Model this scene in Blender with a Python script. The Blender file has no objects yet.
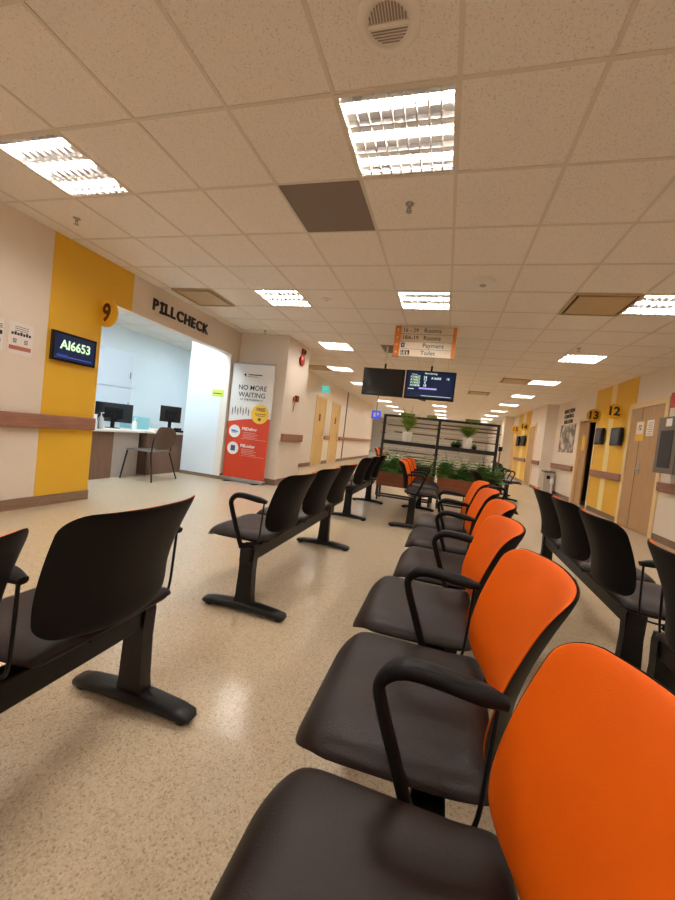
import bpy, math, random
from mathutils import Matrix, Vector
random.seed(7)
scene = bpy.context.scene
COL = scene.collection

# ------------------------------------------------------------------ camera
YAW, PITCH, ROLL = -.2571, -.0358, .1138
cy, sy, cp, sp = math.cos(YAW), math.sin(YAW), math.cos(PITCH), math.sin(PITCH)
fwd = Vector((sy*cp, cy*cp, sp)); rt0 = Vector((cy, -sy, 0)); up0 = rt0.cross(fwd)
rt = math.cos(ROLL)*rt0 + math.sin(ROLL)*up0
up = -math.sin(ROLL)*rt0 + math.cos(ROLL)*up0
cam_data = bpy.data.cameras.new('camera')
cam = bpy.data.objects.new('camera', cam_data)
COL.objects.link(cam)
m = Matrix((rt, up, -fwd)).transposed().to_4x4(); m.translation = Vector((0, 0, 1.0865))
cam.matrix_world = m
cam_data.sensor_fit = 'VERTICAL'; cam_data.sensor_height = 24
cam_data.lens = 371.06/900*24
cam_data.shift_x = -9.16/900; cam_data.shift_y = -2.59/900
cam_data.clip_start = .02; cam_data.clip_end = 200
scene.camera = cam

# ------------------------------------------------------------------ world, exposure
w = bpy.data.worlds.new('world'); scene.world = w; w.use_nodes = True
w.node_tree.nodes['Background'].inputs[0].default_value = (.9, .85, .8, 1)
w.node_tree.nodes['Background'].inputs[1].default_value = .02
vs = scene.view_settings
vs.view_transform = 'Standard'; vs.look = 'None'; vs.exposure = 1.25; vs.gamma = 1.0; vs.use_curve_mapping = False
LAMP_STRENGTH = 60.0            # ceiling tubes
LAMP_COLOR = (1.0, .965, .915)
COOL_COLOR = (.62, .82, 1.0)
scene.cycles.max_bounces = 8; scene.cycles.diffuse_bounces = 5
scene.cycles.sample_clamp_indirect = 8

# ------------------------------------------------------------------ materials
def lin(c):
    return tuple(((x/255)/12.92 if x/255 <= .04045 else ((x/255+.055)/1.055)**2.4) for x in c)
def mat(name, rgb, rough=.5, metal=0.0, bump=0.0, bscale=40, var=0.0, vscale=3, spec=.5, emit=None, estr=0, coat=0, alpha=1, trans=0):
    """Principled material with noise-driven colour variation and bump; rgb is 0-255 sRGB."""
    M = bpy.data.materials.new(name); M.use_nodes = True
    nt = M.node_tree; b = nt.nodes['Principled BSDF']
    c = lin(rgb)
    b.inputs['Base Color'].default_value = (*c, 1)
    b.inputs['Roughness'].default_value = rough
    b.inputs['Metallic'].default_value = metal
    b.inputs['Specular IOR Level'].default_value = spec
    b.inputs['Coat Weight'].default_value = coat
    b.inputs['Alpha'].default_value = alpha
    b.inputs['Transmission Weight'].default_value = trans
    tc = nt.nodes.new('ShaderNodeTexCoord')
    if var:
        n = nt.nodes.new('ShaderNodeTexNoise'); n.inputs['Scale'].default_value = vscale; n.inputs['Detail'].default_value = 4
        nt.links.new(tc.outputs['Object'], n.inputs['Vector'])
        r = nt.nodes.new('ShaderNodeValToRGB')
        r.color_ramp.elements[0].position = .3; r.color_ramp.elements[1].position = .7
        r.color_ramp.elements[0].color = (*[x*(1-var) for x in c], 1)
        r.color_ramp.elements[1].color = (*[min(1, x*(1+var)) for x in c], 1)
        nt.links.new(n.outputs['Fac'], r.inputs[0]); nt.links.new(r.outputs[0], b.inputs['Base Color'])
    if bump:
        n2 = nt.nodes.new('ShaderNodeTexNoise'); n2.inputs['Scale'].default_value = bscale; n2.inputs['Detail'].default_value = 3
        nt.links.new(tc.outputs['Object'], n2.inputs['Vector'])
        bp = nt.nodes.new('ShaderNodeBump'); bp.inputs['Strength'].default_value = bump; bp.inputs['Distance'].default_value = .002
        nt.links.new(n2.outputs['Fac'], bp.inputs['Height']); nt.links.new(bp.outputs[0], b.inputs['Normal'])
    if emit:
        b.inputs['Emission Color'].default_value = (*emit, 1); b.inputs['Emission Strength'].default_value = estr
    return M

def floor_material():
    M = bpy.data.materials.new('speckled_vinyl'); M.use_nodes = True
    nt = M.node_tree; b = nt.nodes['Principled BSDF']; L = nt.links.new
    tc = nt.nodes.new('ShaderNodeTexCoord')
    v = nt.nodes.new('ShaderNodeTexVoronoi'); v.inputs['Scale'].default_value = 210
    L(tc.outputs['Object'], v.inputs['Vector'])
    r = nt.nodes.new('ShaderNodeValToRGB'); r.color_ramp.interpolation = 'CONSTANT'
    e = r.color_ramp.elements
    e[0].position = 0; e[0].color = (*lin((192, 172, 144)), 1)
    e[1].position = .42; e[1].color = (*lin((185, 165, 137)), 1)
    for p, c in ((.66, (198, 179, 152)), (.8, (176, 155, 127)), (.93, (158, 137, 110))):
        q = e.new(p); q.color = (*lin(c), 1)
    sep = nt.nodes.new('ShaderNodeSeparateColor'); L(v.outputs['Color'], sep.inputs[0]); L(sep.outputs[0], r.inputs[0])
    n = nt.nodes.new('ShaderNodeTexNoise'); n.inputs['Scale'].default_value = .9; n.inputs['Detail'].default_value = 5
    L(tc.outputs['Object'], n.inputs['Vector'])
    mp = nt.nodes.new('ShaderNodeMapRange'); mp.inputs[3].default_value = .97; mp.inputs[4].default_value = 1.03
    L(n.outputs['Fac'], mp.inputs[0])
    mx = nt.nodes.new('ShaderNodeMix'); mx.data_type = 'RGBA'; mx.blend_type = 'MULTIPLY'; mx.inputs[0].default_value = 1
    L(r.outputs[0], mx.inputs[6]); L(mp.outputs[0], mx.inputs[7]); L(mx.outputs[2], b.inputs['Base Color'])
    mr = nt.nodes.new('ShaderNodeMapRange'); mr.inputs[3].default_value = .2; mr.inputs[4].default_value = .28
    L(n.outputs['Fac'], mr.inputs[0]); L(mr.outputs[0], b.inputs['Roughness'])
    n3 = nt.nodes.new('ShaderNodeTexNoise'); n3.inputs['Scale'].default_value = 2.5
    L(tc.outputs['Object'], n3.inputs['Vector'])
    bp = nt.nodes.new('ShaderNodeBump'); bp.inputs['Strength'].default_value = .03; bp.inputs['Distance'].default_value = .004
    L(n3.outputs['Fac'], bp.inputs['Height']); L(bp.outputs[0], b.inputs['Normal'])
    b.inputs['Specular IOR Level'].default_value = .45
    return M

def tile_material():
    M = bpy.data.materials.new('mineral_fibre_tile'); M.use_nodes = True
    nt = M.node_tree; b = nt.nodes['Principled BSDF']; L = nt.links.new
    tc = nt.nodes.new('ShaderNodeTexCoord')
    n = nt.nodes.new('ShaderNodeTexNoise'); n.inputs['Scale'].default_value = 130; n.inputs['Detail'].default_value = 3
    L(tc.outputs['Object'], n.inputs['Vector'])
    r = nt.nodes.new('ShaderNodeValToRGB')
    r.color_ramp.elements[0].position = .33; r.color_ramp.elements[0].color = (*lin((208, 198, 187)), 1)
    r.color_ramp.elements[1].position = .43; r.color_ramp.elements[1].color = (*lin((236, 228, 218)), 1)
    L(n.outputs['Fac'], r.inputs[0]); L(r.outputs[0], b.inputs['Base Color'])
    bp = nt.nodes.new('ShaderNodeBump'); bp.inputs['Strength'].default_value = .3; bp.inputs['Distance'].default_value = .002
    L(n.outputs['Fac'], bp.inputs['Height']); L(bp.outputs[0], b.inputs['Normal'])
    b.inputs['Roughness'].default_value = .9
    return M

def wood_material(name, a, c2, rough=.45, scale=(14, 14, 1.2)):
    M = bpy.data.materials.new(name); M.use_nodes = True
    nt = M.node_tree; b = nt.nodes['Principled BSDF']; L = nt.links.new
    tc = nt.nodes.new('ShaderNodeTexCoord'); mp = nt.nodes.new('ShaderNodeMapping'); mp.inputs['Scale'].default_value = scale
    L(tc.outputs['Object'], mp.inputs[0])
    n = nt.nodes.new('ShaderNodeTexNoise'); n.inputs['Scale'].default_value = 3; n.inputs['Detail'].default_value = 6
    L(mp.outputs[0], n.inputs['Vector'])
    r = nt.nodes.new('ShaderNodeValToRGB')
    r.color_ramp.elements[0].position = .3; r.color_ramp.elements[0].color = (*lin(a), 1)
    r.color_ramp.elements[1].position = .7; r.color_ramp.elements[1].color = (*lin(c2), 1)
    L(n.outputs['Fac'], r.inputs[0]); L(r.outputs[0], b.inputs['Base Color'])
    b.inputs['Roughness'].default_value = rough
    return M

def poster_material(name):
    M = bpy.data.materials.new(name); M.use_nodes = True
    nt = M.node_tree; b = nt.nodes['Principled BSDF']; L = nt.links.new
    tc = nt.nodes.new('ShaderNodeTexCoord')
    n = nt.nodes.new('ShaderNodeTexNoise'); n.inputs['Scale'].default_value = 4.5; n.inputs['Detail'].default_value = 6
    L(tc.outputs['Object'], n.inputs['Vector'])
    r = nt.nodes.new('ShaderNodeValToRGB'); e = r.color_ramp.elements
    e[0].position = .38; e[0].color = (*lin((70, 62, 52)), 1)
    e[1].position = .62; e[1].color = (*lin((215, 205, 190)), 1)
    q = e.new(.5); q.color = (*lin((140, 126, 108)), 1)
    L(n.outputs['Fac'], r.inputs[0]); L(r.outputs[0], b.inputs['Base Color'])
    b.inputs['Roughness'].default_value = .4
    return M

FLOOR = floor_material(); TILE = tile_material()
WALL = mat('cream_paint', (228, 215, 199), .6, var=.02, vscale=2, bump=.08, bscale=120)
YELLOW = mat('yellow_paint', (228, 179, 46), .5, var=.02, vscale=2)
YELLOW2 = mat('pale_yellow_paint', (236, 216, 150), .5)
COOLWALL = mat('white_paint', (222, 226, 226), .5, var=.01)
GRIDM = mat('ceiling_grid_metal', (216, 205, 190), .5)
RAIL = wood_material('brown_vinyl_rail', (140, 96, 76), (156, 110, 88), .5, (2, 2, 20))
BASEB = wood_material('brown_baseboard', (118, 94, 74), (142, 114, 90), .55, (2, 2, 20))
DOORM = wood_material('tan_door_laminate', (168, 130, 88), (188, 150, 104), .45)
DOORL = wood_material('pale_yellow_door_laminate', (206, 168, 100), (220, 184, 118), .45)
FRAMEM = mat('cream_door_frame', (226, 200, 150), .45)
BLACKP = mat('black_plastic', (15, 11, 10), .5, bump=.25, bscale=260, spec=.2)
BLACKM = mat('black_painted_metal', (13, 10, 10), .38, bump=.05, bscale=200, spec=.3)
LEATHER = mat('dark_brown_vinyl', (34, 21, 16), .46, bump=.35, bscale=210, var=.12, vscale=6, spec=.24)
ORANGE = mat('orange_fabric', (216, 90, 5), .55, bump=.3, bscale=420, var=.05, vscale=5, spec=.12)
RUBBER = mat('black_rubber', (16, 14, 13), .7)
BLACK = mat('black_gloss', (14, 12, 13), .25)
DARKS = mat('dark_screen', (22, 17, 16), .35)
NAVY = mat('navy_screen', (12, 22, 44), .3, emit=lin((12, 28, 62)), estr=.35)
NAVY2 = mat('dim_navy_screen', (20, 22, 44), .3, emit=lin((16, 18, 36)), estr=.15)
SCRTXT = mat('screen_white_text', (220, 240, 240), .4, emit=lin((205, 235, 230)), estr=.4)
SCRGRN = mat('screen_green_text', (200, 240, 190), .4, emit=lin((196, 232, 190)), estr=.4)
SCRLAV = mat('screen_lavender_bar', (170, 170, 240), .4, emit=lin((150, 150, 225)), estr=.4)
SCRBLUE = mat('screen_blue_text', (60, 90, 200), .4, emit=lin((50, 80, 190)), estr=.4)
WHITE = mat('white_plastic', (228, 222, 212), .45)
PAPER = mat('white_paper', (232, 226, 220), .6)
GREY = mat('grey_metal', (112, 102, 92), .4, metal=.3)
GREYL = mat('light_grey_plastic', (176, 168, 158), .45)
INK = mat('black_ink', (34, 28, 28), .5)
BROWNINK = mat('brown_ink', (92, 48, 24), .5)
TERRA = mat('terracotta_ink', (178, 104, 84), .6)
ORSIGN = mat('orange_sign', (206, 118, 34), .5)
SIGNW = mat('sign_cream', (222, 206, 182), .5)
BANRED = mat('banner_orange_red', (196, 56, 18), .5)
BANWH = mat('banner_white', (222, 214, 204), .5)
BANYEL = mat('banner_yellow', (226, 180, 44), .5)
BLUEI = mat('blue_ink', (62, 110, 176), .5)
RED = mat('red_enamel', (168, 40, 26), .35)
EXITG = mat('green_exit_panel', (60, 190, 190), .4, emit=lin((70, 200, 195)), estr=.35)
EXITR = mat('red_sign', (190, 40, 34), .4)
BLUESIGN = mat('blue_sign', (44, 66, 190), .4, emit=lin((40, 60, 190)), estr=.5)
GREENSIGN = mat('olive_green_sign', (122, 140, 40), .5)
STAINLESS = mat('silver_metal', (170, 165, 158), .3, metal=.9)
DARKTILE = mat('dark_grey_panel', (132, 118, 108), .8, bump=.2, bscale=90)
VENTM = mat('beige_vent_metal', (190, 162, 118), .5)
VENTD = mat('dark_vent_gap', (60, 46, 32), .7)
LOUVRE = mat('louvre_aluminium', (205, 202, 198), .35, metal=.3)
TRAY = mat('lamp_tray_grey', (130, 126, 122), .4)
TUBE = mat('fluorescent_tube', (255, 250, 240), .4, emit=LAMP_COLOR, estr=LAMP_STRENGTH)
TUBEC = mat('cool_tube', (255, 255, 255), .4, emit=COOL_COLOR, estr=52)
LEAF = mat('fern_green', (78, 116, 44), .5, var=.3, vscale=9)
LEAF2 = mat('bright_leaf_green', (140, 166, 60), .5, var=.25, vscale=9)
SOIL = mat('dark_soil', (48, 34, 24), .9, bump=.8, bscale=60)
PLANTER = wood_material('orange_brown_wood', (104, 50, 24), (132, 68, 34), .45, (1.5, 10, 10))
CERAMIC = mat('white_ceramic', (244, 238, 228), .35)
FRAMEB = mat('black_steel', (26, 21, 20), .4)
def slat_mat(name, rgb):
    M = mat(name, rgb, .35); nt = M.node_tree; b = nt.nodes['Principled BSDF']
    t = nt.nodes.new('ShaderNodeBsdfTranslucent'); t.inputs[0].default_value = (*lin(rgb), 1)
    mx = nt.nodes.new('ShaderNodeMixShader'); mx.inputs[0].default_value = .3
    nt.links.new(b.outputs[0], mx.inputs[1]); nt.links.new(t.outputs[0], mx.inputs[2])
    nt.links.new(mx.outputs[0], nt.nodes['Material Output'].inputs[0]); return M
SLAT = slat_mat('frosted_slat', (244, 238, 224))
SLATD = mat('brown_slat', (92, 66, 46), .5)  # brown strips put in for the dark gaps between the white slats
GLASS = mat('clear_glass', (235, 240, 238), .05, trans=1.0)
GLASSD = mat('tinted_cabinet_glass', (34, 32, 32), .3, spec=.25)
DESKF = wood_material('brown_desk_laminate', (112, 84, 66), (130, 98, 78), .5)
DESKT = mat('cream_desk_top', (224, 212, 196), .4)
CHAIRB = mat('grey_brown_plastic', (92, 76, 62), .5)
CHAIRM = mat('dark_chair_metal', (52, 36, 28), .35, metal=.4)
TEAL = mat('pale_teal_plastic', (140, 196, 200), .4)
SKIN = None

# ------------------------------------------------------------------ mesh helpers
class MB:
    def __init__(s): s.v = []; s.f = []; s.smooth = []
    def add(s, v, f, sm=False):
        o = len(s.v); s.v += [tuple(x) for x in v]
        s.f += [tuple(i+o for i in q) for q in f]; s.smooth += [sm]*len(f); return s
    def box(s, x0, x1, y0, y1, z0, z1, M=None):
        v = [Vector((x, y, z)) for z in (z0, z1) for y in (y0, y1) for x in (x0, x1)]
        if M: v = [M @ p for p in v]
        return s.add(v, [(0, 2, 3, 1), (4, 5, 7, 6), (0, 1, 5, 4), (2, 6, 7, 3), (0, 4, 6, 2), (1, 3, 7, 5)])
    def cyl(s, p0, p1, r0, r1=None, n=16, sm=True):
        r1 = r0 if r1 is None else r1
        p0, p1 = Vector(p0), Vector(p1); d = (p1-p0).normalized()
        a = d.orthogonal().normalized(); b = d.cross(a)
        v = [p+ (a*math.cos(t)+b*math.sin(t))*r for p, r in ((p0, r0), (p1, r1)) for t in [2*math.pi*i/n for i in range(n)]]
        s.add(v, [(i, (i+1) % n, (i+1) % n+n, i+n) for i in range(n)], sm)
        s.add(v, [tuple(range(n))[::-1], tuple(range(n, 2*n))]); return s
    def lathe(s, c, prof, n=20, axis='z'):
        c = Vector(c); v = []
        for r, h in prof:
            for i in range(n):
                t = 2*math.pi*i/n; q = (r*math.cos(t), r*math.sin(t), h)
                if axis == 'y': q = (q[0], -q[2], q[1])
                if axis == 'x': q = (q[2], q[0], q[1])
                v.append(c+Vector(q))
        f = [(k*n+i, k*n+(i+1) % n, (k+1)*n+(i+1) % n, (k+1)*n+i) for k in range(len(prof)-1) for i in range(n)]
        s.add(v, f, True); s.add(v[:n], [tuple(range(n))[::-1]]); s.add(v[-n:], [tuple(range(n))]); return s
    def sweep(s, path, wid, thk, side=Vector((0, 1, 0)), n=12, sq=2.6, closed_ends=True):
        """superelliptic section swept along a path; wid along 'side', thk across. wid/thk may be lists"""
        P = [Vector(p) for p in path]; N = len(P); v = []
        for k, p in enumerate(P):
            d = (P[min(k+1, N-1)]-P[max(k-1, 0)]).normalized()
            u = (side - d*side.dot(d)).normalized(); q = d.cross(u)
            W = wid[k] if isinstance(wid, (list, tuple)) else wid; T = thk[k] if isinstance(thk, (list, tuple)) else thk
            for i in range(n):
                t = 2*math.pi*i/n; c_, s_ = math.cos(t), math.sin(t)
                v.append(p+u*(math.copysign(abs(c_)**(2/sq), c_)*W/2)+q*(math.copysign(abs(s_)**(2/sq), s_)*T/2))
        f = [(k*n+i, k*n+(i+1) % n, (k+1)*n+(i+1) % n, (k+1)*n+i) for k in range(N-1) for i in range(n)]
        s.add(v, f, True); s.add(v, [tuple(range(n))[::-1], tuple((N-1)*n+i for i in range(n))]); return s
    def sphere(s, c, r, n=12, sc=(1, 1, 1)):
        c = Vector(c); prof = [(max(1e-4, r*math.sin(math.pi*k/n)), -r*math.cos(math.pi*k/n)) for k in range(n+1)]
        o = len(s.v); s.lathe(c, prof, n)
        for i in range(o, len(s.v)):
            p = Vector(s.v[i])-c; s.v[i] = tuple(c+Vector((p.x*sc[0], p.y*sc[1], p.z*sc[2])))
        return s
    def data(s, name, m, bevel=0):
        me = bpy.data.meshes.new(name); me.from_pydata(s.v, [], s.f)
        for p, q in zip(me.polygons, s.smooth): p.use_smooth = q
        for x in (m if isinstance(m, (list, tuple)) else [m]): me.materials.append(x)
        me.validate(); me.update(); return me
    def build(s, name, m, parent=None, bevel=0, local=False):
        if parent is not None and not local:      # coordinates are in the room: move them to the parent's frame
            b = base_of(parent); s.v = [(x-b[0], y-b[1], z-b[2]) for x, y, z in s.v]
        o = bpy.data.objects.new(name, s.data(name, m)); COL.objects.link(o); o.parent = parent
        if bevel:
            md = o.modifiers.new('bevel', 'BEVEL'); md.width = bevel; md.segments = 2; md.limit_method = 'ANGLE'
        return o
def base_of(o):
    p = Vector((0, 0, 0))
    while o is not None: p = p+o.location; o = o.parent
    return p
def B(*a, M=None): return MB().box(*a, M=M)
def smooth_curve(pts, n=8):
    P = [Vector(p) for p in pts]; P = [P[0]*2-P[1]]+P+[P[-1]*2-P[-2]]; out = []
    for i in range(1, len(P)-2):
        for k in range(n):
            t = k/n
            out.append(.5*((2*P[i])+(-P[i-1]+P[i+1])*t+(2*P[i-1]-5*P[i]+4*P[i+1]-P[i+2])*t*t+(-P[i-1]+3*P[i]-3*P[i+1]+P[i+2])*t**3))
    out.append(P[-2]); return out

def thing(name, label, cat, loc=(0, 0, 0), rz=0, group=None):
    o = bpy.data.objects.new(name, None); COL.objects.link(o); o.empty_display_size = .1
    o.location = loc; o.rotation_euler = (0, 0, rz)
    return tag(o, label, cat, group)
def tag(o, label, cat, group=None):
    o['label'] = label; o['category'] = cat
    if group: o['group'] = group
    return o
def struct(name, mb, m, parent=None, bevel=0):
    o = mb.build(name, m, parent, bevel)
    if parent is None: o['kind'] = 'structure'
    return o
# frames of flat things: facing +X (left wall), -X (right wall), -Y (towards the camera)
def fr(face, x, y, z):
    r = {'+x': Vector((0, 1, 0)), '-x': Vector((0, -1, 0)), '-y': Vector((1, 0, 0))}[face]
    n = {'+x': Vector((1, 0, 0)), '-x': Vector((-1, 0, 0)), '-y': Vector((0, -1, 0))}[face]
    M = Matrix((r, Vector((0, 0, 1)), n)).transposed().to_4x4(); M.translation = Vector((x, y, z)); return M
def slab(M, u0, u1, v0, v1, w0=0, w1=.002): return MB().box(u0, u1, v0, v1, w0, w1, M=M)
def text(body, size, m, name, parent, M, depth=.001, bold=0.0, align='CENTER', wscale=1.0, spacing=1.0, shear=0):
    cu = bpy.data.curves.new('lettering', 'FONT'); cu.body = body; cu.size = size
    cu.extrude = depth; cu.offset = bold; cu.align_x = align; cu.align_y = 'CENTER'; cu.space_character = spacing; cu.resolution_u = 3
    t = bpy.data.objects.new('lettering', cu); COL.objects.link(t)
    bpy.context.view_layer.update()
    me = bpy.data.meshes.new_from_object(t.evaluated_get(bpy.context.evaluated_depsgraph_get()))
    bpy.data.objects.remove(t); bpy.data.curves.remove(cu)
    me.transform(Matrix.Diagonal((wscale, 1, 1, 1)))
    b = base_of(parent) if parent is not None else Vector((0, 0, 0))
    me.transform(Matrix.Translation(-b) @ M)
    me.materials.clear(); me.materials.append(m)
    o = bpy.data.objects.new(name, me); COL.objects.link(o); o.parent = parent; return o
def disc(M, u, v, r, w0, w1, n=28, u_min=None):
    pts = [(u+r*math.cos(2*math.pi*i/n), v+r*math.sin(2*math.pi*i/n)) for i in range(n)]
    if u_min is not None: pts = [(max(a, u_min), b) for a, b in pts]
    mb = MB(); V = [M @ Vector((a, b, ww)) for ww in (w0, w1) for a, b in pts]
    mb.add(V, [tuple(range(n))[::-1], tuple(range(n, 2*n))]+[(i, (i+1) % n, n+(i+1) % n, n+i) for i in range(n)])
    return mb

# ------------------------------------------------------------------ the room
H = 2.7415; XL, XR = -3.92, 3.27; XR2 = 2.95; YB, YE = -4.0, 30.0
GX, GY, T = -.133, 1.759, .6
struct('floor', B(-7.2, 4.9, YB, YE+.2, -.1, 0), FLOOR)
# ceiling tiles: holes where fixtures are let in
LIGHTS = {}
for r in (-8, -4, 0): LIGHTS[(-1, r)] = 'middle'; LIGHTS[(3, r)] = 'right'; LIGHTS[(-5, r)] = 'left'  # lights behind the viewer and off to the right: unseen, added for lighting
for r in (4, 8, 12, 16, 20, 24, 28, 32, 36, 40):
    LIGHTS[(3, r)] = 'right'; LIGHTS[(-4 if r < 12 else -5, r)] = 'left'
    if r != 8: LIGHTS[(-1, r)] = 'middle'
VENTS = [(-6, 4), (2, 4), (2, 12), (1, 16), (-6, 12)]
mb = MB()
i0, i1 = -12, 8; j0, j1 = -10, 48
for j in range(j0, j1):
    for i in range(i0, i1):
        x0, x1 = GX+i*T, GX+(i+1)*T; y0, y1 = GY+j*T, GY+(j+1)*T
        x0, x1 = max(x0, -6.7), min(x1, 4.9); y0, y1 = max(y0, YB), min(y1, YE)
        if x1 <= x0 or y1 <= y0: continue
        if (i, j) in LIGHTS: continue
        mb.add([(x0, y0, H), (x1, y0, H), (x1, y1, H), (x0, y1, H)], [(0, 3, 2, 1)])
struct('ceiling', mb, TILE)
mb = MB()
for i in range(-6, 7):
    x = GX+i*T
    if XL < x < XR: mb.box(x-.011, x+.011, YB, YE, H-.004, H+.012)
for j in range(j0, j1):
    y = GY+j*T
    if YB < y < YE: mb.box(XL, XR, y-.011, y+.011, H-.0035, H+.012)
for i in range(-11, -6): mb.box(GX+i*T-.011, GX+i*T+.011, 3.2, 8.5, H-.004, H+.012)
for j in range(3, 12): mb.box(-6.6, XL-.2, GY+j*T-.011, GY+j*T+.011, H-.0035, H+.012)
struct('trim_1', mb, GRIDM)
# left wall with the counter opening
OY0, OY1, OZ = 3.38, 5.99, 2.285
WT = .14
mb = MB().box(XL-WT, XL, YB, OY0, 0, H).box(XL-WT, XL, OY0, OY1, OZ, H).box(XL-WT, XL, OY1, 19.7, 0, H)
struct('wall_left', mb, WALL)
struct('wall_left_pillar', MB().box(XL+.001, -2.93, 6.24, 7.3, 0, H), WALL)
mb = MB().box(XL, XL+.004, 2.8, OY0, .1, H).box(XL, XL+.004, OY0, 3.76, OZ, H)
struct('trim_2', mb, YELLOW)
mb = MB().box(XL, XL+.02, YB, OY0, 0, .105).box(XL, XL+.02, OY1, 6.22, 0, .105).box(XL, -2.91, 6.22, 6.24, 0, .105).box(-2.93, -2.91, 6.24, 7.3, 0, .105)
for a, b in ((7.3, 10.66), (11.72, 12.3), (13.42, 19.7)): mb.box(XL, XL+.02, a, b, 0, .105)
struct('baseboard_left', mb, BASEB)
# far end and side recess
struct('wall_far', B(-7.2, 4.9, YE, YE+.15, 0, H), WALL)
struct('wall_back', B(-4.1, 4.9, YB-.15, YB, 0, H), WALL)
struct('wall_recess', MB().box(-7.2, XL-WT, 19.6, 19.7, 0, H).box(-6.0, -5.9, 19.7, YE, 0, H), COOLWALL)
# alcove walls
mb = MB().box(-6.75, -6.6, 3.0, 8.5, 0, H).box(-6.6, XL-WT, 8.4, 8.5, 0, H).box(-6.6, XL-WT, 3.05, 3.15, 0, H)
mb.box(-4.78, XL-WT, OY1, OY1+.1, 0, H)
struct('wall_alcove', mb, COOLWALL)
struct('baseboard_alcove', B(-4.78, XL, OY1-.012, OY1, 0, .06), BASEB)
# right wall: openings for door 12 (6.92-7.9) and 13 (9.62-10.75)
mb = MB().box(XR, XR+.15, YB, 6.92, 0, H).box(XR, XR+.15, 6.92, 8.04, 2.14, H).box(XR, XR+.15, 8.04, 9.66, 0, H)
mb.box(XR, XR+.15, 9.66, 10.72, 2.08, H).box(XR, XR+.15, 10.72, 12.9, 0, H)
struct('wall_right', mb, WALL)
mb = MB().box(XR2, XR+.15, 12.9, 18.6, 0, H).box(2.55, XR+.15, 18.6, 19.4, 0, H).box(3.2, XR+.15, 19.4, 21.5, 0, H).box(2.62, XR+.15, 21.5, 22.3, 0, H).box(3.0, XR+.15, 22.3, YE, 0, H)
struct('wall_right_far', mb, WALL)
# dark consulting room behind the open door
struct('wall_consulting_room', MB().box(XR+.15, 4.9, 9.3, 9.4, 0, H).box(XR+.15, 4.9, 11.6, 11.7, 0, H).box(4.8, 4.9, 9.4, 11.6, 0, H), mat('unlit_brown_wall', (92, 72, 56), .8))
struct('trim_3', MB().box(XR-.004, XR, 7.92, 8.8, .1, H).box(XR-.004, XR, 9.04, 9.6, .1, H).box(XR-.004, XR, 9.6, 9.86, 2.16, H)
       .box(XR2-.004, XR2, 15.0, 15.9, .1, H).box(XR2-.004, XR2, 16.5, 17.4, .1, H), YELLOW)
struct('trim_4', MB().box(XR-.004, XR, 8.8, 9.04, .1, H).box(XR2-.004, XR2, 15.9, 16.5, .1, H), YELLOW2)
mb = MB()
for a, b in ((YB, 6.8), (8.1, 9.56), (10.84, 12.9)): mb.box(XR-.02, XR, a, b, 0, .1)
mb.box(XR2-.02, XR2, 12.88, 13.95, 0, .1).box(XR2-.02, XR2, 15.05, 18.6, 0, .1).box(XR2-.02, XR, 12.88, 12.9, 0, .1)
struct('baseboard_right', mb, BASEB)

def door(n, face, x, y0, y1, h, leaf_m, frame_m, label_side=1, fw=.07, split=None, handle='far'):
    """door leaf and frame set in a wall that lies at x; face gives where it looks"""
    s = 1 if face == '+x' else -1
    fm = MB().box(min(x, x+s*.02), max(x, x+s*.02), y0-fw, y0, 0, h+fw).box(min(x, x+s*.02), max(x, x+s*.02), y1, y1+fw, 0, h+fw).box(min(x, x+s*.02), max(x, x+s*.02), y0, y1, h, h+fw)
    o = B(min(x-s*.03, x+s*.008), max(x-s*.03, x+s*.008), y0+.004, y1-.004, .01, h-.004).build('door_%d' % n, leaf_m)
    o['kind'] = 'structure'
    fm.build('door_frame', frame_m, o)
    hy = y1-.09 if handle == 'far' else y0+.09
    q = MB().box(min(x+s*.008, x+s*.014), max(x+s*.008, x+s*.014), hy-.025, hy+.025, .93, 1.13)
    q.cyl((x+s*.01, hy, 1.03), (x+s*.055, hy, 1.03), .01).cyl((x+s*.05, hy, 1.03), (x+s*.05, hy-(.12 if handle == 'far' else -.12), 1.03), .009)
    q.build('door_handle', STAINLESS, o)
    if split: B(min(x+s*.008, x+s*.0095), max(x+s*.008, x+s*.0095), split-.006, split+.006, .01, h-.01).build('leaf_gap', VENTD, o)
    return o
d12 = door(1, '-x', XR, 6.92, 8.0, 2.14, DOORM, FRAMEM, fw=.1, split=7.62, handle='near')
bpy.data.objects.remove(d12.children[1])
q = MB().box(XR-.014, XR-.008, 7.49, 7.55, .98, 1.18); q.cyl((XR-.01, 7.52, 1.06), (XR-.055, 7.52, 1.06), .011).cyl((XR-.05, 7.53, 1.06), (XR-.05, 7.38, 1.06), .01)
q.build('door_handle', STAINLESS, d12)
MB().box(XR-.012, XR-.008, 7.5, 7.78, 0+1.55, 1.9).build('number_plate', YELLOW, d12)
MB().box(XR-.014, XR-.012, 7.52, 7.76, 1.67, 1.88).build('number_label', PAPER, d12)
text('12', .12, INK, 'number', d12, fr('-x', XR-.0145, 7.64, 1.78), bold=.003)
MB().box(XR-.012, XR-.008, 7.2, 7.42, 1.63, 1.9).build('notice', PAPER, d12)
mb = MB()
for k in range(6): mb.box(XR-.0135, XR-.012, 7.23, 7.39-.03*(k % 2), 1.66+k*.037, 1.667+k*.037)
mb.build('notice_text', INK, d12)
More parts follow.
